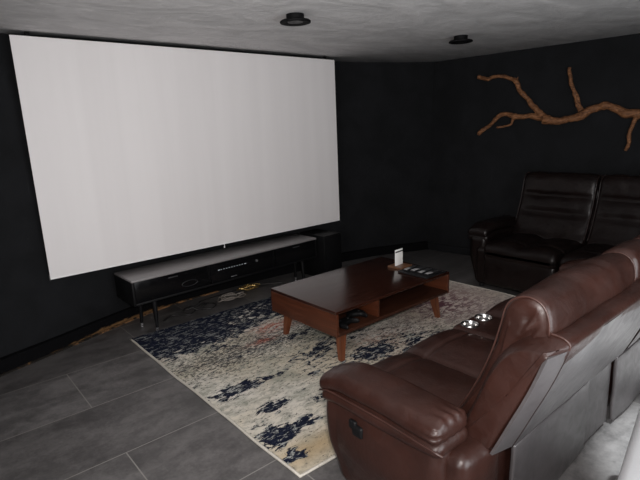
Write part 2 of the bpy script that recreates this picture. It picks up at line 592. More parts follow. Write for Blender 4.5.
# behind the brown sofa the room opens to daylight through the back wall
DX0, DX1, DZ = -.7, 1.3, 2.15
mb = MB()
def bx(m, x0, x1, y0, y1, z0, z1, r=.002, fn=None):
    return m.rbox(((x0 + x1) / 2, (y0 + y1) / 2, (z0 + z1) / 2), (x1 - x0, y1 - y0, z1 - z0), r, 1, 1, fn)
bx(mb, XL - .15, DX0, YB - .15, YB, 0, H)
bx(mb, DX1, 4.80, YB - .15, YB, 0, H)
bx(mb, DX0, DX1, YB - .15, YB, DZ, H)
tag(mb.build('wall_back', M['plain_wall'], sharp=30), kind='structure')
LY0, LY1, LZ0, LZ1 = -2.3, -.8, .75, 2.1
mb = MB()
bx(mb, XL - .15, XL, YB, LY0, 0, H); bx(mb, XL - .15, XL, LY1, 1.95, 0, H)
bx(mb, XL - .15, XL, LY0, LY1, 0, LZ0); bx(mb, XL - .15, XL, LY0, LY1, LZ1, H)
tag(mb.build('wall_left', M['plain_wall'], sharp=30), kind='structure')
d1 = empty('door_1', (DX0, YB, 0)); tag(d1, kind='structure')
mb = MB()
W_ = DX1 - DX0
bx(mb, 0, .06, -.13, -.02, 0, DZ); bx(mb, W_ - .06, W_, -.13, -.02, 0, DZ); bx(mb, .06, W_ - .06, -.13, -.02, DZ - .06, DZ)
tag(mb.build('door_frame', M['door_paint'], d1, sharp=30), kind='structure')
w1 = empty('window_1', (XL, LY0, LZ0)); tag(w1, kind='structure')
mb = MB()
ww, wh = LY1 - LY0, LZ1 - LZ0
bx(mb, -.12, -.04, 0, .05, 0, wh); bx(mb, -.12, -.04, ww - .05, ww, 0, wh)
bx(mb, -.12, -.04, .05, ww - .05, wh - .05, wh); bx(mb, -.12, -.04, .05, ww - .05, 0, .05)
tag(mb.build('window_frame', M['door_paint'], w1, sharp=30), kind='structure')

# baseboards
def base_strip(name, curve, out, h, mat):
    mb = MB(); vs = []; fs = []
    n = len(curve)
    for i in range(n):
        i0, i1 = max(i - 1, 0), min(i + 1, n - 1)
        t = Vector((curve[i1][0] - curve[i0][0], curve[i1][1] - curve[i0][1])).normalized()
        nn = Vector((t.y, -t.x))
        p = Vector(curve[i])
        q = p + nn * out; r_ = p - nn * .02
        zt = h + .004 * noise.noise((p.x * 3, p.y * 3, 0))
        for (w, z) in ((r_, 0), (q, 0), (q, zt - .006), (q - nn * .006, zt), (r_, zt)):
            vs.append((w.x, w.y, z))
    for i in range(n - 1):
        for k in range(5):
            k2 = (k + 1) % 5
            fs.append([i * 5 + k, i * 5 + k2, (i + 1) * 5 + k2, (i + 1) * 5 + k])
    fs.append([0, 1, 2, 3, 4]); fs.append([(n - 1) * 5 + k for k in range(5)])
    mb.add(vs, fs)
    return tag(mb.build(name, mat, sharp=30), kind='structure')
base_strip('baseboard_front', bc, .048, .105, M['base'])
base_strip('baseboard_right', catmull([(4.0, 2.50), (rw(1.0), 1.0), (rw(-1), -1.0)], 6), .022, .095, M['wall'])
# thin worn wooden edge strip where the tiles stop, left half of the front wall
t_ = NT('bare_brown_edge_wood')
nn_ = t_.noise(t_.mapping(t_.coord(), scale=(1, 1, 1)), 13, 6, .7)
M['edge_wood'] = t_.set(t_.mix(t_.mr(t_.math('ADD', nn_, t_.mr(t_.sep(t_.coord())[0], -.5, .1, -.07, .04)), .46, .62), (.010, .008, .006), (.25, .13, .055)), .7, 0, .3, t_.bump(nn_, .5, .008))
seg = [p for p in bot_edge if -2.6 < p[0] < 1.1]
base_strip('trim_1', [(p[0] + .004, p[1] - .008) for p in seg], .010, .009, M['edge_wood'])

# ------------------------------------------------------------------ rug
rx0, rx1, ry0, ry1 = -.065, 2.995, .15, 2.44
rug = empty('rug', (0, 0, 0), 0, 'large abstract rug in navy, cream and salmon lying under the coffee table', 'rug')
nx, ny = 60, 46
vs = []; fs = []
def wob(x, y):
    return .012 * noise.noise((x * 2.2, y * 2.2, 3.1)), .012 * noise.noise((x * 2.2, y * 2.2, 9.1))
RT = .011
for l in (0, 1):
    for j in range(ny + 1):
        for i in range(nx + 1):
            x = rx0 + (rx1 - rx0) * i / nx; y = ry0 + (ry1 - ry0) * j / ny
            ex, ey = wob(x, y)
            z = .001 if l == 0 else RT + .001 * noise.noise((x * 6, y * 6, 0))
            vs.append((x + ex, y + ey, z))
L_ = (nx + 1) * (ny + 1)
def I_(l, i, j): return l * L_ + j * (nx + 1) + i
for j in range(ny):
    for i in range(nx):
        fs.append([I_(1, i, j), I_(1, i + 1, j), I_(1, i + 1, j + 1), I_(1, i, j + 1)])
        fs.append([I_(0, i, j), I_(0, i, j + 1), I_(0, i + 1, j + 1), I_(0, i + 1, j)])
for i in range(nx):
    fs.append([I_(0, i, 0), I_(0, i + 1, 0), I_(1, i + 1, 0), I_(1, i, 0)])
    fs.append([I_(0, i, ny), I_(1, i, ny), I_(1, i + 1, ny), I_(0, i + 1, ny)])
for j in range(ny):
    fs.append([I_(0, 0, j), I_(1, 0, j), I_(1, 0, j + 1), I_(0, 0, j + 1)])
    fs.append([I_(0, nx, j), I_(0, nx, j + 1), I_(1, nx, j + 1), I_(1, nx, j)])
MB().add(vs, fs).build('pile', M['rug'], rug, sharp=60)
edge = []
def ep(x, y):
    ex, ey = wob(x, y); return (x + ex, y + ey, .0075)
for i in range(nx): edge.append(ep(rx0 + (rx1 - rx0) * i / nx, ry0))
for j in range(ny + 1): edge.append(ep(rx1, ry0 + (ry1 - ry0) * j / ny))
edge = [ep(rx0, ry1 - (ry1 - ry0) * j / ny) for j in range(ny)] + edge
MB().tube(edge, .0085, 6, cap=True).build('binding', M['rug_edge'], rug, sharp=0)

# ------------------------------------------------------------------ camera frame (used for the branch outline)
f_px = 490.0
pitch, roll, yaw = math.radians(12.7), math.radians(2.45), math.radians(40)
CAM = Vector((-1.286, -1.532, 1.65))
fw0 = Vector((0, math.cos(pitch), -math.sin(pitch)))
r0 = Vector((1, 0, 0)); u0 = r0.cross(fw0)
rr = r0 * math.cos(roll) - u0 * math.sin(roll); uu = u0 * math.cos(roll) + r0 * math.sin(roll)
def toW(v):
    c, s = math.cos(yaw), math.sin(yaw)
    return Vector((v.x * c + v.y * s, -v.x * s + v.y * c, v.z))
Rr, Uu, Fw = toW(rr), toW(uu), toW(fw0)

# ------------------------------------------------------------------ projection screen
SX0, SX1, SZ0, SZ1, SY0, SY1 = -.530, 2.600, .584, 2.396, 2.692, 2.718
scr = empty('projection_screen', (0, 0, 0), 0, 'huge white projection screen hanging before the black wall', 'projection screen')
vs = []; fs = []
nx, nz = 60, 24
for l in (0, 1):
    for k in range(nz + 1):
        for i in range(nx + 1):
            s = i / nx; x = SX0 + (SX1 - SX0) * s
            z = SZ0 + (SZ1 - SZ0) * k / nz
            y = SY0 + (SY1 - SY0) * s + .0018 * noise.noise((x * 2.2, 0, z * .35)) + (0 if l == 0 else .004)
            vs.append((x, y, z))
L_ = (nx + 1) * (nz + 1)
def I2(l, i, k): return l * L_ + k * (nx + 1) + i
for k in range(nz):
    for i in range(nx):
        fs.append([I2(0, i, k), I2(0, i + 1, k), I2(0, i + 1, k + 1), I2(0, i, k + 1)])
        fs.append([I2(1, i, k), I2(1, i, k + 1), I2(1, i + 1, k + 1), I2(1, i + 1, k)])
for i in range(nx):
    for k in (0, nz):
        fs.append([I2(0, i, k), I2(1, i, k), I2(1, i + 1, k), I2(0, i + 1, k)])
for k in range(nz):
    for i in (0, nx):
        fs.append([I2(0, i, k), I2(0, i, k + 1), I2(1, i, k + 1), I2(1, i, k)])
MB().add(vs, fs).build('screen_fabric', M['screen'], scr, sharp=60)
ang = math.atan2(SY1 - SY0, SX1 - SX0)
mb = MB(); Rz = Matrix.Translation((SX0, SY0 + .002, 0)) @ Matrix.Rotation(ang, 4, 'Z')
ln = SX1 - SX0
mb.rbox((ln / 2, .004, SZ0 + .005), (ln, .014, .016), .005, 2, 2, M=Rz)
mb.build('bottom_bar', M['white_bar'], scr, sharp=40)
mb = MB(); mb.rbox((ln / 2, .022, SZ1 - .001), (ln + .01, .035, .022), .008, 2, 2, M=Rz)
mb.rbox((.12, .022, (SZ1 + H) / 2), (.03, .02, H - SZ1 + .004), .002, 1, 1, M=Rz)
mb.rbox((ln - .12, .022, (SZ1 + H) / 2), (.03, .02, H - SZ1 + .004), .002, 1, 1, M=Rz)
mb.build('top_rail', M['fixture'], scr, sharp=40)
PCX = 1.56
mb = MB(); mb.tube([(PCX, -.001, SZ0), (PCX + .001, -.004, SZ0 - .014), (PCX, -.002, SZ0 - .024)], .0035, 6)
mb.lathe([(.001, -.040), (.007, -.036), (.006, -.024), (.001, -.020)], (PCX, -.002, SZ0), 10)
mb.v = [tuple(Rz @ Vector(p)) for p in mb.v]
mb.build('pull_cord', M['white_bar'], scr, sharp=40)
mb = MB(); mb.rbox((-.001, .006, SZ0 + .012), (.012, .012, .05), .003, 1, 1, M=Rz)
mb.build('end_cap', M['grey_plastic'], scr, sharp=40)

# ------------------------------------------------------------------ media stand
SA = math.radians(1.9)
st = empty('media_stand', (0.0, 2.425, 0), SA, 'long low black media stand on tapered legs under the projection screen', 'media stand')
L0, D0, zb, zt = 2.04, .395, .278, .50
mb = MB()
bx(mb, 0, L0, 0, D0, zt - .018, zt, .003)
mb.build('top', M['stand_top_sheen'], st, sharp=30)
mb = MB()
bx(mb, 0, .018, .004, D0, zb, zt - .019); bx(mb, L0 - .018, L0, .004, D0, zb, zt - .019)
bx(mb, .018, L0 - .018, .004, D0, zb, zb + .018); bx(mb, .018, L0 - .018, D0 - .012, D0, zb + .018, zt - .019)
bx(mb, .70, .716, .02, D0 - .012, zb + .018, zt - .019); bx(mb, 1.46, 1.476, .02, D0 - .012, zb + .018, zt - .019)
mb.build('carcass', M['black_lacquer'], st, sharp=30)
for (a, b) in ((.02, .698), (1.478, L0 - .02)):
    d = bx(MB(), a, b, .001, .018, zb + .02, zt - .021, .002).build('door', M['black_gloss'], st, sharp=30)
    c = (a + b) / 2
    bx(MB(), c - .045, c + .045, -.007, .002, zt - .05, zt - .042, .003).build('handle', M['grey_plastic'], d, sharp=30)
legs = []
for (lx, ly, sx, sy) in ((.185, .040, -1, -1), (.135, D0 - .17, -1, 1), (L0 - .185, .040, 1, -1), (L0 - .135, D0 - .17, 1, 1)):
    p0 = Vector((lx, ly, zb)); p1 = Vector((lx + .006 * sx, ly + .012 * sy, .035))
    lg = MB().tube([p0, p0.lerp(p1, .5), p1], [.023, .018, .0125], 16).build('leg', M['black_lacquer'], st, sharp=40)
    q = Vector((p1.x + .001 * sx, p1.y, 0.0))
    MB().tube([p1, q], [.013, .0105], 16).build('foot_cap', M['silver'], lg, sharp=40)
# receiver inside the open middle bay
def in_stand(x, y, z):
    return Matrix.Translation((0, 2.425, 0)) @ Matrix.Rotation(SA, 4, 'Z') @ Vector((x, y, z))
rc = empty('audio_receiver', in_stand(1.088, -.012, zb + .018), SA, 'black audio receiver in the open middle bay of the media stand', 'receiver')
bx(MB(), -.36, .36, .03, .34, .012, .178, .004).build('body', M['black_plastic'], rc, sharp=30)
bx(MB(), -.36, .36, .012, .031, .006, .178, .003).build('front_panel', M['black_gloss'], rc, sharp=30)
dsp = bx(MB(), -.295, .045, .0105, .0125, .090, .122, .001).build('display', M['black_gloss'], rc, sharp=30)
for k in range(11):
    x = -.285 + k * .0292
    bx(MB(), x, x + (.020 if k in (0, 10) else .010), .0090, .0104, .114, .120, .0005).build('indicator', M['glow'], dsp, sharp=30)
MB().tube([(.150, .013, .118), (.150, .000, .118)], [.013, .011], 20).build('volume_knob', M['silver'], rc, sharp=40)
bx(MB(), .0-.15, -.085, .008, .0125, .020, .027, .002).build('button_bar', M['silver'], rc, sharp=30)
for x in (-.3, .3):
    for y in (.06, .29):
        MB().lathe([(.015, 0), (.016, .013)], (x, y, 0), 12).build('foot', M['black_plastic'], rc, sharp=40)
# oval emblem-like recess on the left door: a small oval grille of a centre speaker seen in the photo
bl = MB()
ring = [(.51 + .075 * math.cos(a), -.002, .362 + .026 * math.sin(a)) for a in [2 * PI * k / 28 for k in range(29)]]
bl.tube(ring, .004, 6, cap=False)
bl.build('oval_trim', M['black_plastic'], st, sharp=0)

# tall black loudspeaker cabinet at the right end
sp = empty('loudspeaker', (2.125, 2.445, 0), math.radians(3), 'boxy black loudspeaker cabinet standing beside the right end of the media stand', 'loudspeaker')
bx(MB(), 0, .265, .02, .42, .012, .502, .006).build('cabinet', M['black_lacquer'], sp, sharp=30)
bx(MB(), .01, .255, .004, .021, .03, .49, .005).build('grille', M['fixture'], sp, sharp=30)
mb = MB()
for x in (.03, .235):
    for y in (.05, .39):
        mb2 = MB().lathe([(.016, 0), (.018, .013)], (x, y, 0), 12).build('foot', M['black_plastic'], sp, sharp=40)

# cables under the stand
def cable(name, pts, r, mat, label):
    o = MB().tube(catmull(pts, 8), r, 7).build(name, mat, sharp=0)
    tag(o, label, 'cable', 'loose cables under the media stand')
def loops(cx, cy, n, rx, ry, z, seed, drift):
    rnd = random.Random(seed); P = []
    for k in range(n * 6):
        a = 2 * PI * k / 6 + rnd.uniform(-.2, .2)
        P.append((cx + drift * k / (n * 6) + rx * math.cos(a) * rnd.uniform(.6, 1.1), cy + ry * math.sin(a) * rnd.uniform(.5, 1.1), z + rnd.uniform(0, .035)))
    return P
cable('cable', loops(1.0, 2.70, 4, .14, .075, .012, 3, .12), .006, M['pale_cable'], 'grey cable coiled on the floor under the middle of the stand')
cable('cable', loops(1.25, 2.78, 4, .10, .06, .03, 5, .15), .005, M['brass'], 'gold braided cable coiled under the media stand, right of the grey coil')
cable('cable', [(.3, 2.62, .008), (.42, 2.70, .008), (.55, 2.60, .008), (.66, 2.68, .008), (.78, 2.60, .008), (.86, 2.68, .01), (.8, 2.78, .01), (.80, 2.86, .01), (1.2, 2.90, .008), (1.5, 2.88, .008), (1.75, 2.74, .008)], .007, M['cable'], 'long black cable snaking along the floor beneath the media stand')
cable('cable', loops(.62, 2.70, 2, .11, .07, .012, 8, .1), .006, M['cable'], 'black cable looped on the floor beneath the stand, nearest its left legs')

# ------------------------------------------------------------------ coffee table
TX0, TX1, TY0, TY1, TZ0, TZ1 = .825, 2.14, .845, 1.63, .226, .416
ct = empty('coffee_table', ((TX0 + TX1) / 2, (TY0 + TY1) / 2, RT + .0015), 0, 'low red-brown wooden coffee table with open shelf standing on the rug', 'coffee table')
cx, cy = (TX0 + TX1) / 2, (TY0 + TY1) / 2
hx, hy = (TX1 - TX0) / 2, (TY1 - TY0) / 2
zo = RT
tt = .024
mb = MB(); mb.rbox((0, 0, TZ1 - zo - tt / 2), (2 * hx, 2 * hy, tt), .004, 2, 2); mb.build('tabletop', M['wood'], ct, sharp=35)
for s in (-1, 1):
    mb = MB(); mb.rbox((s * (hx - .012), 0, (TZ0 + TZ1) / 2 - zo - tt / 2), (.024, 2 * hy, TZ1 - TZ0 - tt + .0005), .003, 2, 2); mb.build('end_panel', M['wood_y'], ct, sharp=35)
mb = MB(); mb.rbox((0, 0, TZ0 - zo + .012), (2 * hx - .05, 2 * hy - .004, .024), .003, 2, 2); mb.build('bottom_shelf', M['wood_in_shaded'], ct, sharp=35)
zi0, zi1 = TZ0 - zo + .025, TZ1 - zo - tt - .001
mb = MB(); mb.rbox((0, .03, (zi0 + zi1) / 2), (2 * hx - .05, .016, zi1 - zi0), .002, 1, 2); mb.build('back_panel', M['wood_in_shaded'], ct, sharp=35)
mb = MB(); mb.rbox((-.212, -.18, (zi0 + zi1) / 2), (.020, .39, zi1 - zi0), .002, 1, 2); mb.build('divider', M['wood_y'], ct, sharp=35)
for k in (-1, 1):
    a, b = (-hx + .03, -.006) if k < 0 else (.006, hx - .03)
    d = MB().rbox(((a + b) / 2, hy - .014, (zi0 + zi1) / 2), (b - a, .018, zi1 - zi0 - .006), .003, 1, 2).build('drawer', M['wood'], ct, sharp=35)
    MB().tube([((a + b) / 2, hy - .006, (zi0 + zi1) / 2), ((a + b) / 2, hy + .018, (zi0 + zi1) / 2)], [.008, .013], 14).build('knob', M['wood_z'], d, sharp=40)
for sx in (-1, 1):
    for sy in (-1, 1):
        a = Vector((sx * (hx - .115), sy * (hy - .085), TZ0 - zo + .003)); b = Vector((sx * (hx - .085), sy * (hy - .055), 0))
        mb = MB(); vs = []
        for p, w in ((a, .030), (b, .017)):
            for (ex, ey) in ((-1, -1), (1, -1), (1, 1), (-1, 1)):
                vs.append((p.x + ex * w, p.y + ey * w, p.z))
        mb.add(vs, [[0, 1, 5, 4], [1, 2, 6, 5], [2, 3, 7, 6], [3, 0, 4, 7], [3, 2, 1, 0], [4, 5, 6, 7]])
        mb.build('leg', M['wood_z'], ct, sharp=35)

# sign holder: white card standing in a little wooden block
sg = empty('sign_holder', (1.985, 1.265, TZ1), math.radians(4), 'small white card with black band upright in a wooden block on the coffee table', 'sign')
mb = MB(); mb.rbox((0, 0, .008), (.165, .15, .016), .004, 2, 2); mb.build('block', M['base_wood'], sg, sharp=35)
cd = MB().rbox((.0, 0.01, .088), (.112, .004, .146), .0015, 1, 1).build('card', M['card'], sg, sharp=35)
bx(MB(), -.054, .054, .0065, .0085, .134, .146, .0004).build('black_band', M['black_plastic'], cd, sharp=35)

# tray with remotes
TXc, TYc = 1.965, 1.005
tr = empty('tray', (TXc, TYc, TZ1), 0, 'flat black tray of remote controls near the far end of the coffee table', 'tray')
mb = MB(); mb.rbox((0, 0, .006), (.255, .31, .008), .003, 2, 2); mb.build('tray_floor', M['black_plastic'], tr, sharp=35)
mb = MB()
for s in (-1, 1):
    mb.rbox((s * .125, 0, .010), (.008, .314, .012), .003, 2, 2)
    mb.rbox((0, s * .153, .010), (.255, .008, .012), .003, 2, 2)
mb.build('rim', M['black_plastic'], tr, sharp=35)
def remote(x, y, rz, ln, wd, label):
    o = empty('remote_control', (x, y, TZ1 + .010), rz, label, 'remote control', 'remote controls on the black tray')
    bd = MB().rbox((0, 0, .009), (ln, wd, .018), .006, 2, 3).build('body', M['black_plastic'], o, sharp=35)
    MB().rbox((-ln * .28, 0, .0183), (ln * .40, wd * .8, .0016), .0006, 1, 1).build('face_plate', M['pale_plate'], o, sharp=35)
    mb = MB()
    for i in range(4):
        for j in range(3):
            mb.rbox((ln * (.02 + i * .11), (j - 1) * wd * .27, .0185), (.010, .008, .003), .0012, 1, 1)
    mb.build('keypad', M['grey_plastic'], o, sharp=35)
    return o
remote(1.955, 1.118, .10, .17, .042, 'black remote with silver plate, on the tray side by the white card')
remote(1.985, 1.045, -.08, .185, .045, 'black remote with silver plate, second from the white card')
remote(1.965, .970, .05, .165, .044, 'black remote with silver plate, third from the white card')
remote(1.975, .895, -.05, .18, .042, 'black remote with silver plate, on the tray side nearest the sofa')

# dark game controller in the left bay of the table
gc = empty('game_controller', (TX0 + .16, TY0 + .09, TZ0 + .0245), .25, 'dark game controller lying in the left bay of the coffee table', 'game controller')
def pad(p, x, y, z):
    w = abs(x)
    return (p.x, p.y - .045 * sstep(.45, 1, w) , p.z + .004 * (1 - w * w) )
MB().rbox((0, 0, .022), (.165, .085, .040), .019, 4, 8, fn=pad).build('body', M['black_lacquer'], gc, sharp=0)
for x, y in ((-.04, .012), (.025, -.014)):
    MB().lathe([(.007, .036), (.007, .048), (.011, .050), (.010, .054), (.001, .053)], (x, y, 0), 14).build('thumbstick', M['black_lacquer'], gc, sharp=40)
g2 = empty('game_controller', (TX0 + .335, TY0 + .16, TZ0 + .0245), -.5, 'dark game controller in the left bay, beside the divider', 'game controller')
MB().rbox((0, 0, .022), (.155, .085, .040), .019, 4, 8, fn=pad).build('body', M['black_lacquer'], g2, sharp=0)
for x, y in ((-.04, .012), (.025, -.014)):
    MB().lathe([(.007, .036), (.007, .048), (.011, .050), (.010, .054), (.001, .053)], (x, y, 0), 14).build('thumbstick', M['black_lacquer'], g2, sharp=40)

# ------------------------------------------------------------------ sofas
def NZ(p, s, k=0): return noise.noise((p[0] * s + k, p[1] * s + k * 2.3, p[2] * s - k))

def make_sofa(label, loc, rz, seats, consoles, sections, arms, mats, side_handle=True):
    A, E, B = mats
    root = empty('recliner_sofa', loc, rz, label, 'sofa')
    xa, xb = arms[0][0], arms[-1][1]
    # base frames, one per section
    for (a, b) in sections:
        MB().rbox(((a + b) / 2, -.30, .225), (b - a - .012, .715, .375), .05, 3, 4).build('base', A, root, sharp=0)
    # arms
    for ai, (a, b) in enumerate(arms):
        left = ai == 0
        sgn = -1 if left else 1
        def fa(p, x, y, z, a=a, b=b, sgn=sgn):
            q = p.copy()
            # outer side tucks under towards the floor, and bulges mid height
            out = max(0, sgn * x)
            q.x -= sgn * .055 * out * sstep(.30, .04, p.z)
            q.x += sgn * .010 * out * (1 - z * z) * (1 - y * y)
            # front leans out towards the top
            if y > 0:
                q.y += y * (.035 * sstep(.05, .45, p.z) - .02)
            # groove of the front gusset seam
            d = (p.y - (-.060)) / .007
            q.x -= sgn * .009 * out * math.exp(-d * d)
            q.x += sgn * .008 * out * sstep(-.065, -.045, p.y)
            q.x -= sgn * .010 * out * sstep(.40, .47, p.z)
            q += Vector((1, .5, 0)) * .004 * NZ(p, 7, 2)
            return q
        ar = MB().rbox(((a + b) / 2, -.295, .275), (b - a, .63, .49), .055, 4, 26, fn=fa).build('arm', A, root, sharp=0)
        # leather corner between arm and back
        xc0, xc1 = (a + .045, a + .30) if left else (b - .30, b - .045)
        MB().rbox(((xc0 + xc1) / 2, -.570, .262), (xc1 - xc0, .24, .44), .05, 4, 8, fn=lambda p, x, y, z: (p.x, p.y + .006 * NZ(p, 8, 2), p.z)).build('rear_corner', A, ar, sharp=0)
        # upper roll under the pad
        def fr(p, x, y, z, sgn=sgn):
            q = p.copy()
            t = sstep(1.0, -.2, y)
            q.z -= .018 * t * max(0, -z) * max(0, sgn * x) * math.sin(PI * min(1, max(0, (1 - y) / 2)) ** .8)
            q.x += sgn * .020 * max(0, sgn * x) * (1 - z * z)
            q.z += -.02 * sstep(.2, 1, y) * sstep(.2, 1, y) 
            q += Vector((.6, .3, .5)) * .004 * NZ(p, 9, 5)
            return q
        MB().rbox(((a + b) / 2, -.298, .508), (b - a + .012, .645, .075), .034, 4, 16, fn=fr).build('arm_roll', A, ar, sharp=0)
        def fp(p, x, y, z, sgn=sgn):
            q = p.copy()
            q.z += .016 * (1 - x * x) * max(0, z) 
            fr_ = sstep(.35, 1, y)
            q.z -= .040 * fr_ * fr_
            q.z -= .012 * sstep(0, -1, y) * (1 if z < 0 else .6)
            q.x += sgn * .008 * (1 - z * z) * max(0, sgn * x)
            # gathers near the back end
            g = sstep(-.72, -.98, y)
            q.z += g * .003 * math.sin(x * 14 + z * 3)
            q.x += sgn * g * .003 * math.sin(z * 13 + 2 * x)
            q += Vector((.4, .3, .7)) * .005 * NZ(p, 6, 1)
            return q
        MB().rbox(((a + b) / 2 + sgn * .010, -.292, .577), (b - a + .022, .655, .076), .034, 5, 20, fn=fp).build('arm_pad', A, ar, sharp=0)
        # piping between pad and roll on the outer side
        xo = (a - .018) if left else (b + .018)
        pts = [(xo + sgn * .004, y, .531 - .014 * sstep(-.3, -.66, y) - .020 * sstep(-.05, .03, y)) for y in [-.64 + .66 * k / 14 for k in range(15)]]
        MB().tube(pts, .0045, 6).build('piping', E, ar, sharp=0)
    # recliner latch on the outer side of the first arm
    if side_handle:
        hx_ = arms[0][0] - .004
        hm = MB()
        hm.rbox((hx_, -.200, .398), (.024, .062, .054), .014, 4, 3)
        hd = hm.build('recliner_handle', M['black_lacquer'], root, sharp=0)
        MB().rbox((hx_ - .001, -.172, .418), (.020, .044, .042), .012, 3, 3).build('lever', M['black_lacquer'], hd, sharp=0)
    # seats
    bprof = [(-.46, .46), (-.515, .54), (-.568, .64), (-.612, .74), (-.648, .84), (-.672, .93), (-.690, 1.005), (-.722, 1.045), (-.775, 1.062), (-.825, 1.040), (-.846, .985), (-.842, .925), (-.80, .85), (-.74, .72), (-.69, .56), (-.64, .46), (-.55, .44)]
    bp = catmull(bprof, 4, True)
    def backfn(ngroove=True):
        def fb(p, t, s, nor):
            q = Vector(p)
            e = (1 - abs(2 * t - 1) ** 5)
            # horizontal channels across the front face
            if nor.x > .25:
                for gz, dep in ((.70, .036), (.86, .036)):
                    d = (p.z - gz) / .022
                    q.y -= dep * math.exp(-d * d) * e * nor.x
                q.y += .022 * e * nor.x
            # pull seam across the top of the headrest at its middle
            if nor.y > -.2 and p.z > .9:
                for tm in (.34, .68):
                    d = (t - tm) / .012
                    q.z -= .007 * math.exp(-d * d)
                q.z += .012 * e * max(0, nor.y)
                q.y -= .010 * e * max(0, -nor.x)
            q.z += .009 * NZ(p, 7, 4) * e
            q.y += .008 * NZ(p, 8, 9) * e
            return q
        return fb
    gy, gz = -.822, .985
    def capf(y, z, t):
        dy, dz = y - gy, z - gz
        r = math.hypot(dy, dz)
        a = math.atan2(dz, dy)
        w = math.exp(-(r / .12) ** 2) * sstep(0, .05, r) * sstep(0, .25, t) if t < 1 else 0
        return .020 * math.sin(a * 9 + 1.0) * w - .006 * math.exp(-(r / .03) ** 2)
    for si, (a, b) in enumerate(seats):
        xm = (a + b) / 2
        def fs_(p, x, y, z, xm=xm):
            q = p.copy()
            if z > 0:
                dx = (p.x - xm) / .009
                dy = (p.y + .06) / .009
                puff = .034 * (1 - abs((abs(p.x - xm) / (.5 * (b - a))) * 2 - 1) ** 2) * (.6 + .4 * (1 - y * y))
                q.z += puff * sstep(0, .6, z)
                q.z -= .017 * max(math.exp(-dx * dx) * sstep(.95, .6, y), math.exp(-dy * dy)) * z
                q.z -= .022 * sstep(.6, 1, y)
            q.z += .006 * NZ(p, 8, 3)
            return q
        sc_ = MB().rbox((xm, -.205, .388), (b - a - .006, .64, .155), .055, 4, 40, fn=fs_).build('seat_cushion', A, root, sharp=0)
        def ff(p, x, y, z):
            q = p.copy()
            q.y += .016 * (1 - z * z) * max(0, y) + .008 * NZ(p, 6, 7) * max(0, y)
            return q
        MB().rbox((xm, .040, .215), (b - a - .012, .11, .31), .04, 3, 10, fn=ff).build('footrest', A, root, sharp=0)
        ba = a + .072 if si == 0 else a
        bb = (b - .072 if side_handle else b + .022) if si == len(seats) - 1 else b
        bcu = MB().loft(bp, ba + .012, bb - .006, .030, 5, 26, dome=.012, fn=backfn(), caprings=9, capfn=capf).build('back_cushion', A, root, sharp=0)
        for xs, sg_ in ((ba + .018, 1), (bb - .012, -1)):
            pp = [(xs, y, z) for (y, z) in bp[:44]]
            nrm = []
            MB().tube(pp[2:44], .0038, 6).build('piping', E, bcu, sharp=0)
        # hanging leather flap at the rear
        def fl_(p, x, y, z):
            q = p.copy()
            q.y += -.012 * (1 - x * x) * (.4 - .6 * min(0, z)) + .007 * NZ(p, 6, 6)
            q.z += .006 * x
            return q
        fa0, fb0 = (a + .185 if si == 0 else a + .012), (b - .0 if si < len(seats) - 1 else b - .18)
        MB().rbox(((fa0 + fb0) / 2, -.692, .218), (fb0 - fa0, .020, .380), .008, 2, 14, fn=fl_).build('rear_flap', B, root, sharp=60)
    for (a, b) in consoles:
        xm = (a + b) / 2
        cups_ = [(xm - .075, .028), (xm + .075, .028)]
        def fc(p, x, y, z):
            q = p.copy()
            if z > .85:
                for cx_, cy_ in cups_:
                    if math.hypot(p.x - cx_, p.y - cy_) < .050:
                        q.z -= .075
                        return q
            q.z += .003 * NZ(p, 8, 3)
            return q
        co = MB().rbox((xm, -.20, .258), (b - a - .008, .62, .40), .04, 4, 72, fn=fc).build('console', A, root, sharp=0)
        for cxh, cyh in cups_:
            zt_ = .459
            prof = [(.0565, zt_ - .006), (.0575, zt_), (.055, zt_ + .005), (.0475, zt_ + .0055), (.0445, zt_ + .002), (.0425, zt_ - .052)]
            cup = MB().lathe(prof[::-1] and prof, (cxh, cyh, 0), 32)
            cup.f = [f for f in cup.f if len(f) == 4]
            cu = cup.build('cup_holder', M['chrome'], co, sharp=50)
            MB().lathe([(.0424, zt_ - .0522), (.0424, zt_ - .051), (.002, zt_ - .051)], (cxh, cyh, 0), 24).build('cup_base', M['black_plastic'], cu, sharp=50)
        MB().rbox(((a + b) / 2 - .002, -.674, .222), (b - a - .012, .014, .395), .006, 2, 8).build('rear_flap', B, root, sharp=60)
        MB().loft(bp, a + .004, b - .004, .030, 4, 8, dome=.004, fn=backfn(), caprings=4).build('back_cushion', A, root, sharp=0)
    # rear shells
    sp_ = [(-.515, .455), (-.575, .60), (-.645, .775), (-.705, .875), (-.765, .922), (-.825, .940), (-.875, .940), (-.905, .928), (-.908, .90), (-.872, .81), (-.838, .725), (-.795, .625), (-.755, .53), (-.715, .44), (-.655, .40), (-.57, .41)]
    spp = catmull(sp_, 4, True)
    for (a, b) in sections:
        a2, b2 = (a + .10 if a > 0 else a + .20), b
        if abs(a - arms[0][0]) < .15: a2 = arms[0][0] + .195
        else: a2 = a + .012
        if abs(b - arms[-1][1]) < .15: b2 = arms[-1][1] - .195
        else: b2 = b - .012
        def fsh(p, t, s, nor):
            q = Vector(p)
            q.y += .006 * NZ(p, 5, 3) * max(0, -nor.x)
            return q
        cb_ = (.092, .034, abs(a - arms[0][0]) < .15, abs(b - arms[-1][1]) < .15)
        sh = MB().loft(spp, a2, b2, .020, 4, 16, dome=.006, fn=fsh, caprings=6, cham=cb_ if cb_[2] or cb_[3] else None).build('back_shell', B if False else A, root, sharp=0)
        # rear panel of thinner leather over the shell, glare greyed into its colour
        pr = [(-.902, .905), (-.872, .815), (-.838, .725), (-.795, .625), (-.755, .53), (-.722, .455)]
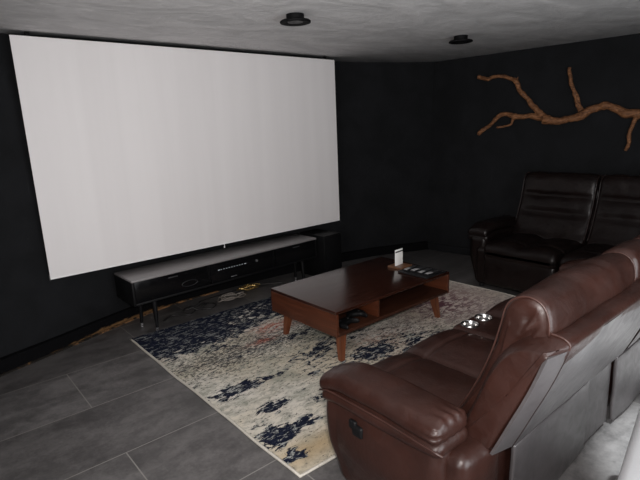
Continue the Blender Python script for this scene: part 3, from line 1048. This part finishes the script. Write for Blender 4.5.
        prc = catmull([(y, z) for y, z in pr], 5)
        vs = []; fs = []
        n1 = len(prc); nu = 14
        for l in (0, 1):
            for i in range(nu + 1):
                for k, (y, z) in enumerate(prc):
                    t = i / nu
                    ia = .096 if cb_[2] else .022; ib = .096 if cb_[3] else .022
                    x = a2 + ia + (b2 - a2 - ia - ib) * t
                    # slanted join: right edge runs out towards the floor
                    yy = y - (.010 if l else -.01) - .004 * NZ((x, y, z), 5, 3)
                    vs.append((x, yy, z))
        Lq = (nu + 1) * n1
        for i in range(nu):
            for k in range(n1 - 1):
                q = [i * n1 + k, (i + 1) * n1 + k, (i + 1) * n1 + k + 1, i * n1 + k + 1]
                fs.append(q[::-1]); fs.append([v + Lq for v in q])
        for i in range(nu):
            for k in (0, n1 - 1):
                fs.append([i * n1 + k, (i + 1) * n1 + k, (i + 1) * n1 + k + Lq, i * n1 + k + Lq])
        for k in range(n1 - 1):
            for i in (0, nu):
                fs.append([i * n1 + k, i * n1 + k + 1, i * n1 + k + 1 + Lq, i * n1 + k + Lq])
        rp = MB().add(vs, fs).build('rear_panel', B, sh, sharp=50)
        if cb_[2]:
            vs = []; fs = []
            for l in (0, 1):
                for k, (y, z) in enumerate(prc):
                    o_ = .009 if l == 0 else -.002
                    vs.append((a2 + .007, y + .031 - o_ * .9, z - .010 - o_ * .3)); vs.append((a2 + .092, y - o_, z))
            n2 = 2 * n1
            for k in range(n1 - 1):
                q = [2 * k, 2 * k + 1, 2 * k + 3, 2 * k + 2]
                fs.append(q); fs.append([v + n2 for v in q][::-1])
                for e_ in (0, 1):
                    fs.append([2 * k + e_, 2 * k + 2 + e_, 2 * k + 2 + e_ + n2, 2 * k + e_ + n2])
            fs.append([0, 1, 1 + n2, n2]); fs.append([2 * n1 - 2, 2 * n1 - 1, 2 * n1 - 1 + n2, 2 * n1 - 2 + n2])
            MB().add(vs, fs).build('gusset', B, sh, sharp=50)
        # seam of the side gusset
        pts = []
        for k, (y, z) in enumerate(prc):
            t = k / (n1 - 1)
            pts.append((a2 + (.094 if cb_[2] else .02), y - .008, z))
        MB().tube(pts, .0035, 6).build('seam', M['leather_shaded_edge_seam'], rp, sharp=0)
        if cb_[2]:
            MB().tube([(a2 + .094, y, z + .003) for (y, z) in spp[18:34]], .0045, 6).build('piping', E, sh, sharp=0)
    # glides under the frame
    for (a, b) in sections:
        for x in (a + .12, b - .05):
            for y in (-.60, -.02):
                MB().lathe([(.022, 0), (.024, .01), (.020, .045)], (x, y, 0), 14).build('foot', M['black_plastic'], root, sharp=40)
    return root

near_m = (M['leather'], M['leather_edge'], M['leather_back_glare'])
far_m = (M['leather_shaded'], M['leather_shaded_edge_seam'], M['leather_shaded_back'])
make_sofa('brown leather recliner sofa with two chrome cup holders, its back towards the white bench', (0, 0, 0), 0,
          [(.182, 1.09), (1.435, 2.343)], [(1.09, 1.43)], [(.08, 1.43), (1.435, 2.44)], [(.0, .178), (2.347, 2.525)], near_m)
fs = make_sofa('brown leather sofa, shade put into its colour, against the black wall below the driftwood branch', (3.07, -1.37, 0), PI / 2,
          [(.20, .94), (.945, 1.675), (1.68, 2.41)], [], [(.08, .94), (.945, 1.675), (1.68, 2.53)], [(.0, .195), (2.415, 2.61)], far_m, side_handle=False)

fs.scale = (1, 1, 1.045)

# ------------------------------------------------------------------ driftwood branch on the right wall
WN = Vector((1, .118, -.056)).normalized()        # outward normal of the right wall
WP = Vector((4.0 + .012, 2.52, 0))
def on_wall(px, py, off):
    d = Fw + Rr * ((px - 320) / f_px) - Uu * ((py - 240) / f_px)
    t = ((WP - WN * off) - CAM).dot(WN) / d.dot(WN)
    return CAM + d * t
limbs = [
    ([(690, 96), (665, 108), (650, 112), (638, 113.5), (626, 113), (614.5, 108), (603.5, 106), (592, 109.5), (581, 115.5), (567, 119.5), (553, 121), (543, 119)],
     [2.6, 3.6, 4.4, 5.0, 5.2, 4.8, 4.4, 4.4, 4.5, 4.2, 4.4, 5.2], .055, .10),
    ([(546, 120), (537, 110.5), (529, 100.5), (520.5, 91), (516, 81), (506, 77), (496.5, 76.5), (488, 79), (478, 77)],
     [4.6, 3.5, 2.7, 2.9, 2.6, 2.2, 1.9, 2.1, 2.4], .055, .07),
    ([(546, 120), (532, 116), (518, 117), (508, 114.5), (499, 116), (491, 124), (478, 134)],
     [4.2, 3.0, 3.1, 2.8, 2.6, 2.2, 2.4], .055, .045),
    ([(515, 116), (512.5, 119), (510.5, 124), (503, 126), (496.5, 128)], [2.2, 1.8, 1.5, 1.4, 1.2], .05, .08),
    ([(585, 114), (580, 110), (576.5, 102), (574, 92), (571, 81), (569, 67.5)], [4.2, 3.0, 2.0, 2.2, 2.3, 2.1], .055, .06),
    ([(583, 113), (580, 105), (578.5, 98), (575, 91)], [2.0, 1.3, 1.3, 1.5], .06, .045),
    ([(641, 113), (636, 119), (630, 131.5), (628.5, 143), (624.5, 151)], [4.0, 2.8, 2.3, 2.1, 1.9], .06, .06),
    ([(516, 82), (517.5, 79), (518, 76.5)], [1.6, 1.0, .7], .06, .06),
]
br = MB()
for pts, rad, o0, o1 in limbs:
    n = len(pts)
    P = [on_wall(x, y, o0 + (o1 - o0) * i / (n - 1)) for i, (x, y) in enumerate(pts)]
    RR = [(r * .84 * (p - CAM).dot(Fw) / f_px,) for r, p in zip(rad, P)]
    Q = catmull([tuple(p) for p in P], 7); Rq = [r[0] for r in catmull(RR, 7)]
    Q = [Vector(q) + Vector((NZ(q, 14, 1), NZ(q, 14, 2), NZ(q, 14, 3))) * .010 for q in Q]
    Rq = [r * (1 + .28 * NZ(q, 18, 5)) for r, q in zip(Rq, Q)]
    br.tube(Q, Rq, 14)
bo = br.build('driftwood_branch', M['branch'], sharp=0)
md = bo.modifiers.new('Remesh', 'REMESH'); md.mode = 'VOXEL'; md.voxel_size = .007; md.use_smooth_shade = True
tx = bpy.data.textures.new('bark', 'CLOUDS'); tx.noise_scale = .03
dm = bo.modifiers.new('Displace', 'DISPLACE'); dm.texture = tx; dm.strength = .010; dm.mid_level = .5
tag(bo, 'bare twisting brown driftwood branch mounted on the black wall above the far sofa', 'branch')

# ------------------------------------------------------------------ ceiling fixtures
DLA, DLB = (0.971, 1.322), (2.828, 1.244)
def downlight(x, y, label):
    o = empty('ceiling_light', (x, y, H), 0, label, 'ceiling light', 'round black ceiling lights')
    MB().lathe([(.062, 0.0), (.062, -.030), (.058, -.042)], (0, 0, 0), 32).build('neck', M['fixture'], o, sharp=40)
    MB().lathe([(.055, -.036), (.100, -.040), (.108, -.047), (.106, -.055), (.096, -.058), (.060, -.050), (.055, -.048)], (0, 0, 0), 40).build('shade', M['fixture'], o, sharp=40)
    MB().lathe([(.054, -.047), (.053, -.051), (.01, -.052)], (0, 0, 0), 28).build('lens', M['lens'], o, sharp=40)
    return o
downlight(DLA[0], DLA[1], 'round black ceiling light nearest the projection screen')
downlight(DLB[0], DLB[1], 'round black ceiling light nearest the driftwood branch')

# ------------------------------------------------------------------ small white fitting in the far corner
sk = empty('wall_socket', (3.90, 2.60, .135), math.radians(-18), 'tiny white socket low in the far black corner above the baseboard', 'socket')
MB().rbox((0, 0, 0), (.045, .014, .045), .005, 2, 2).build('cover_plate', M['white_plastic'], sk, sharp=35)

# ------------------------------------------------------------------ white bench at the lower right
be = empty('bench', (.60, -1.245, 0), math.radians(10.3), 'white upholstered bench standing behind the brown leather sofa', 'bench')
def fbn(p, x, y, z):
    q = p.copy(); q.z += .018 * (1 - x * x) * (1 - y * y) * max(0, z) + .003 * NZ(p, 7, 1); return q
MB().rbox((0, 0, .36), (1.10, .46, .13), .035, 4, 12, fn=fbn).build('seat', M['linen'], be, sharp=0)
MB().rbox((0, 0, .19), (1.06, .42, .22), .02, 2, 4).build('upholstered_frame', M['linen'], be, sharp=0)
sq = [(-.69, .225), (.69, .225)]
MB().tube([(-.53, .233, .300), (-.3, .236, .300), (.3, .236, .300), (.53, .233, .300)], .005, 6).build('piping', M['linen'], be, sharp=0)
for sx in (-1, 1):
    for sy in (-1, 1):
        MB().tube([(sx * .46, sy * .15, .09), (sx * .47, sy * .16, 0)], [.022, .015], 14).build('leg', M['wood_z'], be, sharp=40)

# ------------------------------------------------------------------ light
def area(name, loc, rot, sx, sy, power, col):
    l = bpy.data.lights.new(name, 'AREA')
    l.shape = 'RECTANGLE'; l.size = sx; l.size_y = sy; l.energy = power; l.color = col
    o = bpy.data.objects.new(name, l); COL.objects.link(o)
    o.location = loc; o.rotation_euler = rot
    return o
area('terrace_daylight', ((DX0 + DX1) / 2, YB - .25, 1.08), (math.radians(90), 0, 0), DX1 - DX0 - .1, 2.05, 66, (.93, .97, 1.0))
area('window_daylight', (XL - .22, (LY0 + LY1) / 2, (LZ0 + LZ1) / 2), (math.radians(90), 0, math.radians(-90)), LY1 - LY0 - .1, LZ1 - LZ0 - .1, 52, (1.0, .96, .95))

def spot(name, loc, aim, power, angle, blend, col, soft=.06):
    l = bpy.data.lights.new(name, 'SPOT'); l.energy = power; l.spot_size = math.radians(angle); l.spot_blend = blend
    l.shadow_soft_size = soft; l.color = col
    o = bpy.data.objects.new(name, l); COL.objects.link(o)
    o.location = loc
    o.rotation_euler = Vector(aim).to_track_quat('-Z', 'Y').to_euler()
spot('camera_side_spot', (-1.25, -1.56, 1.76), (.60, .78, -.10), 225, 118, 1.0, (1.0, .94, .91), .05)  # added spot beside the camera, fills the view from the front
for xq, pw in ((1.45, 620), (2.45, 1500)):
    spot('floor_fill_spot', (xq, -1.33, 2.40), (0, 0, -1), pw, 36, .7, (.93, .98, 1.0), .04)  # added spots without fixtures, brighten the floor behind the near sofa

wd = bpy.data.worlds.new('World'); SC.world = wd; wd.use_nodes = True
bgn = wd.node_tree.nodes['Background']
bgn.inputs[0].default_value = (.75, .85, 1, 1); bgn.inputs[1].default_value = .25

# ------------------------------------------------------------------ camera
cam = bpy.data.cameras.new('Camera'); co_ = bpy.data.objects.new('Camera', cam); COL.objects.link(co_)
cam.sensor_fit = 'HORIZONTAL'; cam.sensor_width = 36; cam.lens = 36 * f_px / 640
cam.clip_start = .02; cam.clip_end = 60
mw = Matrix.Identity(4)
for i, ax_ in enumerate((Rr, Uu, -Fw)):
    for j in range(3): mw[j][i] = ax_[j]
mw.translation = CAM
co_.matrix_world = mw
SC.camera = co_
vs_ = SC.view_settings
vs_.view_transform = 'Standard'; vs_.look = 'None'; vs_.gamma = 1; vs_.use_curve_mapping = False; vs_.exposure = 0.22
